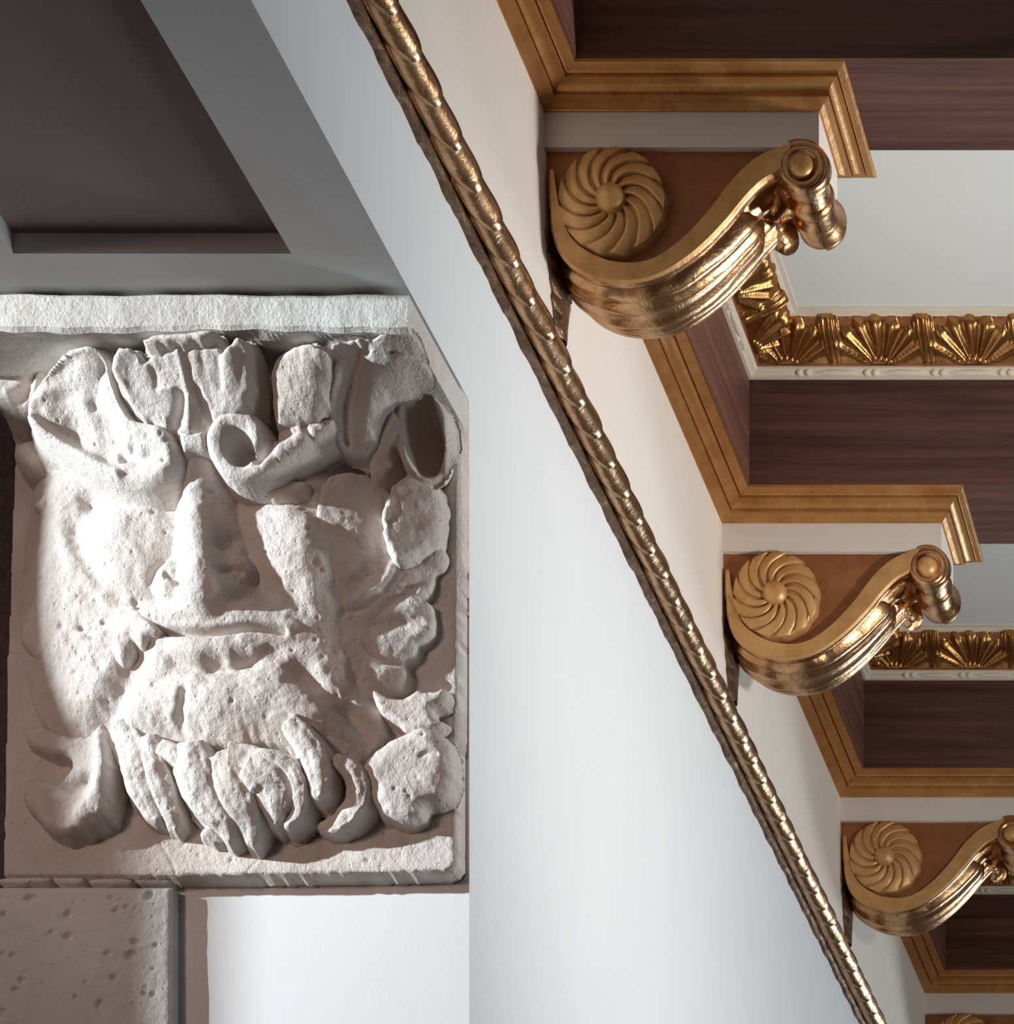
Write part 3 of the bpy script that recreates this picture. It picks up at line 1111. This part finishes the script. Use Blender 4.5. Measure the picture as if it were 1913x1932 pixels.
def f_curl(d, e, X, Z):
    cx, cz = S(797, 818, 120)
    a, b = (X - cx), (Z - cz)
    an = 0.18
    a, b = a * math.cos(an) - b * math.sin(an), a * math.sin(an) + b * math.cos(an)
    q = np.sqrt((a / 42) ** 2 + (b / 72) ** 2)
    base = 88 + 46 * np.clip((Z - S(790, 890, 100)[1]) / 140, 0, 1)
    ring = base + 14 * np.sqrt(np.maximum(0, 1 - ((q - 0.86) / 0.2) ** 2))
    stem = ridge(X, Z, [(745, 752, 150, 24), (728, 800, 132, 26), (716, 850, 112, 24), (708, 900, 92, 20)], 1.0, 0.5)
    H = smax(ring, stem, 12)
    H = np.where(q < 0.78, np.minimum(H, 28 + (base - 20) * np.clip((q - 0.2) / 0.58, 0, 1) ** 1.6), H)
    return grooves(H - 6 * (1 - rnd(d, 10)), X, Z, [([(760, 748, 140), (768, 776, 135)], 4, -9), ([(784, 738, 140), (788, 768, 135)], 4, -9), ([(806, 744, 140), (808, 770, 135)], 4, -9), ([(745, 760, 140), (752, 790, 130)], 4, -8)])


hf_part('curl', [(708, 800, 112), (724, 766, 130), (748, 742, 140), (785, 730, 142), (816, 744, 140), (834, 774, 134), (838, 815, 122), (828, 858, 108), (800, 894, 98), (768, 886, 94), (748, 850, 98), (742, 880, 90), (728, 908, 84), (700, 905, 84), (700, 850, 96)],
        f_curl, nseed=71, thin=36, rough=2.5)
leaf_part('ear_leaf', [(722, 960, 100), (742, 918, 90), (772, 894, 75), (808, 906, 57), (830, 940, 46), (833, 985, 44), (824, 1025, 49), (790, 1050, 66), (752, 1062, 85), (726, 1020, 98)],
          81, 28, 14, 4, 7, 20, [([(806, 938, 108), (818, 968, 100), (808, 1012, 90)], 12, -9), ([(748, 940, 90), (742, 1000, 86)], 9, -3)])
leaf_part('cheek_leaf', [(620, 900, 114), (680, 890, 90), (735, 930, 68), (752, 1010, 61), (790, 1022, 46), (820, 1022, 34), (838, 1040, 27), (834, 1066, 28), (814, 1078, 36), (814, 1096, 36), (800, 1118, 42), (784, 1124, 48), (806, 1136, 40), (816, 1160, 36), (812, 1186, 36),
                         (800, 1204, 39), (784, 1210, 45), (778, 1232, 45), (756, 1242, 52), (764, 1264, 46), (756, 1292, 46), (724, 1316, 56), (660, 1310, 54), (600, 1262, 84), (590, 1200, 96), (590, 1050, 126), (600, 950, 122)],
          91, 24, 6, 1, 7, 40,
          [([(760, 1020, 95), (730, 1080, 105), (680, 1130, 112), (630, 1145, 118)], 8, -9), ([(748, 1038, 98), (712, 1092, 108), (655, 1128, 118)], 8, 6), ([(702, 990, 105), (692, 1040, 112), (674, 1082, 118)], 12, -8),
           ([(730, 960, 98), (725, 1010, 100)], 10, -6), ([(680, 1205, 105), (710, 1232, 92), (742, 1238, 78)], 7, -10), ([(800, 1142, 80), (745, 1156, 98), (690, 1162, 110)], 14, -9), ([(800, 1060, 90), (750, 1100, 100), (700, 1140, 110)], 10, -8)],
          edge_noise=1.6)
hf_part('eyelid', [(466, 932, 120), (500, 918, 130), (545, 908, 132), (578, 912, 128), (588, 928, 122), (570, 948, 118), (530, 956, 118), (490, 950, 118)],
        cup([(520, 930, 150), (570, 925, 140)], 3, 6, 14), nseed=95, rough=2)

# ---- lower leaves
leaf_part('jaw_leaf', [(700, 1300, 52), (750, 1318, 52), (786, 1302, 50), (812, 1306, 48), (836, 1300, 46), (842, 1316, 46), (828, 1330, 46), (814, 1338, 46), (822, 1356, 44), (836, 1364, 44), (820, 1377, 44), (780, 1382, 46), (744, 1366, 48), (715, 1342, 50)],
          101, 26, 12, 2, 6, 16, rough=2.5)
leaf_part('jaw_leaf', [(690, 1440, 62), (722, 1408, 62), (760, 1388, 60), (800, 1374, 56), (836, 1390, 52), (852, 1430, 48), (852, 1478, 46), (838, 1506, 46), (814, 1516, 46), (800, 1524, 46), (796, 1540, 46), (766, 1552, 46), (730, 1540, 50), (700, 1510, 56), (684, 1474, 60)],
          111, 34, 24, 2, 8, 34, [([(792, 1426, 76), (806, 1418, 74), (822, 1422, 70)], 4, -5)], rough=2.5)
hf_part('moustache_leaf', [(300, 1188, 149), (284, 1208, 134), (274, 1226, 122), (256, 1222, 118), (252, 1246, 109), (236, 1262, 102), (214, 1250, 99), (204, 1232, 99), (196, 1262, 86), (166, 1290, 74), (130, 1290, 62), (104, 1272, 54), (82, 1262, 46), (60, 1242, 38), (45, 1215, 28),
                           (60, 1160, 30), (110, 1120, 54), (190, 1130, 94), (260, 1150, 129)],
        cup([(120, 1220, 88), (180, 1230, 118), (240, 1200, 144), (280, 1180, 168), (90, 1190, 68), (150, 1160, 96)], 2, 7, 34,
            [([(205, 1235, 95), (215, 1205, 105)], 7, -14), ([(90, 1255, 50), (120, 1230, 65)], 8, -10)]), nseed=121, rough=4, edge_noise=2.5)
leaf_part('beard_leaf', [(198, 1362, 58), (206, 1400, 64), (212, 1450, 68), (208, 1500, 66), (196, 1540, 58), (160, 1566, 50), (124, 1580, 42), (92, 1568, 36), (70, 1548, 32), (50, 1520, 26), (48, 1492, 26), (64, 1472, 32), (96, 1472, 42), (124, 1468, 48), (138, 1448, 50),
                         (122, 1428, 44), (84, 1424, 32), (54, 1408, 22), (54, 1380, 18), (84, 1370, 26), (120, 1386, 40), (160, 1392, 50), (182, 1378, 55)],
          131, 40, 20, 4, 8, 24, [([(110, 1478, 55), (140, 1486, 66), (165, 1468, 76)], 9, -12), ([(190, 1400, 75), (185, 1480, 80), (150, 1540, 65)], 12, 8)], edge_noise=2.5)
hf_part('side_leaf', [(2, 700, 120), (18, 650, 140), (60, 636, 150), (98, 650, 140), (116, 700, 120), (96, 750, 100), (62, 790, 80), (30, 792, 70), (4, 770, 80)],
        cup([(60, 690, 165), (40, 740, 130), (90, 700, 145)], 6, 8, 22, [([(80, 660, 150), (50, 720, 140), (30, 780, 100)], 9, -20)]), nseed=141, rough=4)
hf_part('side_leaf', [(38, 860, 30), (60, 838, 40), (95, 850, 45), (110, 880, 45), (96, 915, 40), (60, 912, 30), (40, 890, 26)], cup([(75, 880, 70)], 0, 6, 26), nseed=145, rough=3)
hf_part('side_leaf', [(72, 975, 30), (92, 940, 45), (112, 905, 60), (140, 930, 70), (150, 980, 60), (120, 1000, 42), (92, 996, 34)], cup([(110, 965, 80), (135, 960, 88)], 0, 6, 20), nseed=146, rough=3)


# ---- locks of the beard
def lock(pts, nseed):
    """pts (px, py, top height, half width)"""
    Q = spline(pts, 5)
    P = np.array([S(q[0], q[1], q[2]) for q in Q])
    T = np.gradient(Q[:, :2], axis=0)
    T /= np.linalg.norm(T, axis=1)[:, None]
    Nn = np.stack([T[:, 1], -T[:, 0]], 1)
    a = [(q[0] + n[0] * q[3], q[1] + n[1] * q[3], q[2] - q[3] * 0.6) for q, n in zip(Q, Nn)]
    b = [(q[0] - n[0] * q[3], q[1] - n[1] * q[3], q[2] - q[3] * 0.6) for q, n in zip(Q, Nn)]
    end = [(Q[-1][0] + T[-1][0] * Q[-1][3] * .7, Q[-1][1] + T[-1][1] * Q[-1][3] * .7, Q[-1][2] - Q[-1][3])]

    def f(d, e, X, Z):
        dd, (h, w) = seg_dist(X, Z, P, Q[:, 2:])
        s = np.clip(dd / np.maximum(w, 1), 0, 1)
        H = h - w * 0.8 * (1 - np.sqrt(np.maximum(0, 1 - s * s)))
        return H - 1.6 * np.exp(-((dd - w * 0.4) / 4.0) ** 2)
    return hf_part('beard_lock', a + end + b[::-1], f, nseed=nseed, rough=4.5, smooth_outline=False, pits=0.5, thin=46)


locks = [
    [(545, 1360, 140, 20), (580, 1400, 134, 24), (600, 1450, 122, 26), (605, 1500, 104, 18)],
    [(630, 1430, 110, 12), (668, 1460, 98, 20), (672, 1505, 82, 22), (640, 1545, 62, 20), (608, 1560, 44, 12)],
    [(470, 1420, 130, 12), (530, 1432, 128, 14), (560, 1470, 118, 14), (562, 1520, 96, 13), (540, 1556, 70, 8)],
    [(355, 1405, 126, 30), (366, 1450, 126, 42), (392, 1500, 112, 40), (424, 1545, 88, 26), (432, 1582, 62, 12)],
    [(410, 1425, 130, 24), (432, 1470, 128, 36), (452, 1510, 110, 34), (468, 1552, 84, 24), (476, 1592, 54, 12)],
    [(470, 1440, 134, 32), (505, 1470, 126, 42), (514, 1515, 104, 30), (520, 1550, 76, 14)],
    [(430, 1420, 135, 22), (480, 1430, 132, 24), (530, 1470, 120, 18), (538, 1520, 96, 14)],
    [(300, 1405, 120, 16), (330, 1420, 124, 18), (345, 1440, 120, 14)],
    [(225, 1360, 100, 22), (250, 1420, 104, 30), (270, 1480, 90, 32), (295, 1540, 58, 22)],
    [(280, 1390, 112, 18), (290, 1440, 110, 22), (310, 1500, 84, 22), (330, 1560, 46, 14)],
    [(395, 1560, 52, 24), (415, 1585, 36, 14)],
]
for i, L in enumerate(locks):
    lock(L, 200 + 5 * i)

# ------------------------------------------------------------------ stone pilaster below the relief
YP = 0.9175
pil = empty('stone_pilaster', w3(((-40 - VX) * YP, YR, FLOOR)))
tag(pil, 'pitted grey-brown stone pilaster shaft under the carved relief at bottom left', 'pilaster')


def pil_shaft():
    x0, x1 = XL - 60, (322 - VX) * YP
    z1, z0 = (VY - 1672) * YP, (VY - 2080) * YP
    st = 2.6
    xs = np.arange(x0, x1 + st, st)
    zs = np.arange(z0, z1 + st, st)
    X, Z = np.meshgrid(xs, zs, indexing='ij')
    H = 2.5 * (vnoise(X, Z, 60, 5) + vnoise(X, Z, 18, 6) * .6 + vnoise(X, Z, 7, 8) * .4)
    d = np.minimum.reduce([X - x0, x1 - X, z1 - Z])
    H -= 7 * np.exp(-np.maximum(d, 0) / 3.5)
    r2 = np.random.default_rng(12)
    for _ in range(60):
        cx, cz = r2.uniform(x0, x1), r2.uniform(z0, z1)
        r = abs(r2.normal(0, 3.2)) + 1.6
        an = r2.uniform(-0.2, 1.0)
        a = ((X - cx) * math.cos(an) + (Z - cz) * math.sin(an)) / (r * 1.5)
        b = (-(X - cx) * math.sin(an) + (Z - cz) * math.cos(an)) / r
        H -= min(11, r * 2.2) * np.exp(-(a * a + b * b) ** 1.5)
    nx, nz = X.shape
    V = np.stack([X.ravel(), YP * F - H.ravel(), Z.ravel()], 1).tolist()
    Fc = [(i * nz + j, (i + 1) * nz + j, (i + 1) * nz + j + 1, i * nz + j + 1) for i in range(nx - 1) for j in range(nz - 1)]
    # right side and top returning to the wall
    n = len(V)
    side = [(nx - 1) * nz + j for j in range(nz)]
    V += [(V[s][0], YR - 1, V[s][2]) for s in side]
    Fc += [(side[j], n + j, n + j + 1, side[j + 1]) for j in range(nz - 1)]
    n = len(V)
    top = [i * nz + nz - 1 for i in range(nx)]
    V += [(V[s][0], YR - 1, V[s][2]) for s in top]
    Fc += [(top[i], top[i + 1], n + i + 1, n + i) for i in range(nx - 1)]
    b, fb = box(x0, x1 - 1, YP * F + 2, YR - 1, FLOOR, z0 + 5)
    n = len(V)
    V += b
    Fc += [tuple(k + n for k in q) for q in fb]
    return V, Fc


mesh_obj('shaft', *pil_shaft(), M['stone_grey'], pil, True)
zt = (VY - 1672) * YP
for px0, px1, dz, hh, dy in [(0, 60, 0, 14, 4), (34, 98, 2, 18, 3), (104, 160, 0, 19, 3), (158, 230, 14, 9, 6), (170, 250, 0, 14, 2), (255, 322, 4, 12, -2), (12, 100, 14, 8, 6)]:
    x0, x1 = (px0 - VX) * YP, (px1 - VX) * YP
    rows = []
    for t in np.linspace(0, 1, 9):
        s = math.sin(math.pi * (0.08 + 0.84 * t)) ** 0.5
        x = x0 + (x1 - x0) * t
        c = zt + dz + hh / 2 + random.uniform(-1, 1)
        r = hh / 2 * s
        rows.append([(x, YR - 3, c - r), (x, YP * F - dy, c - r * .8), (x, YP * F - dy - 3, c), (x, YP * F - dy, c + r * .8), (x, YR - 3, c + r)])
    V, Fc = strip(rows, False, True)
    mesh_obj('mortar_chip', V, Fc, M['mortar'], pil, True)
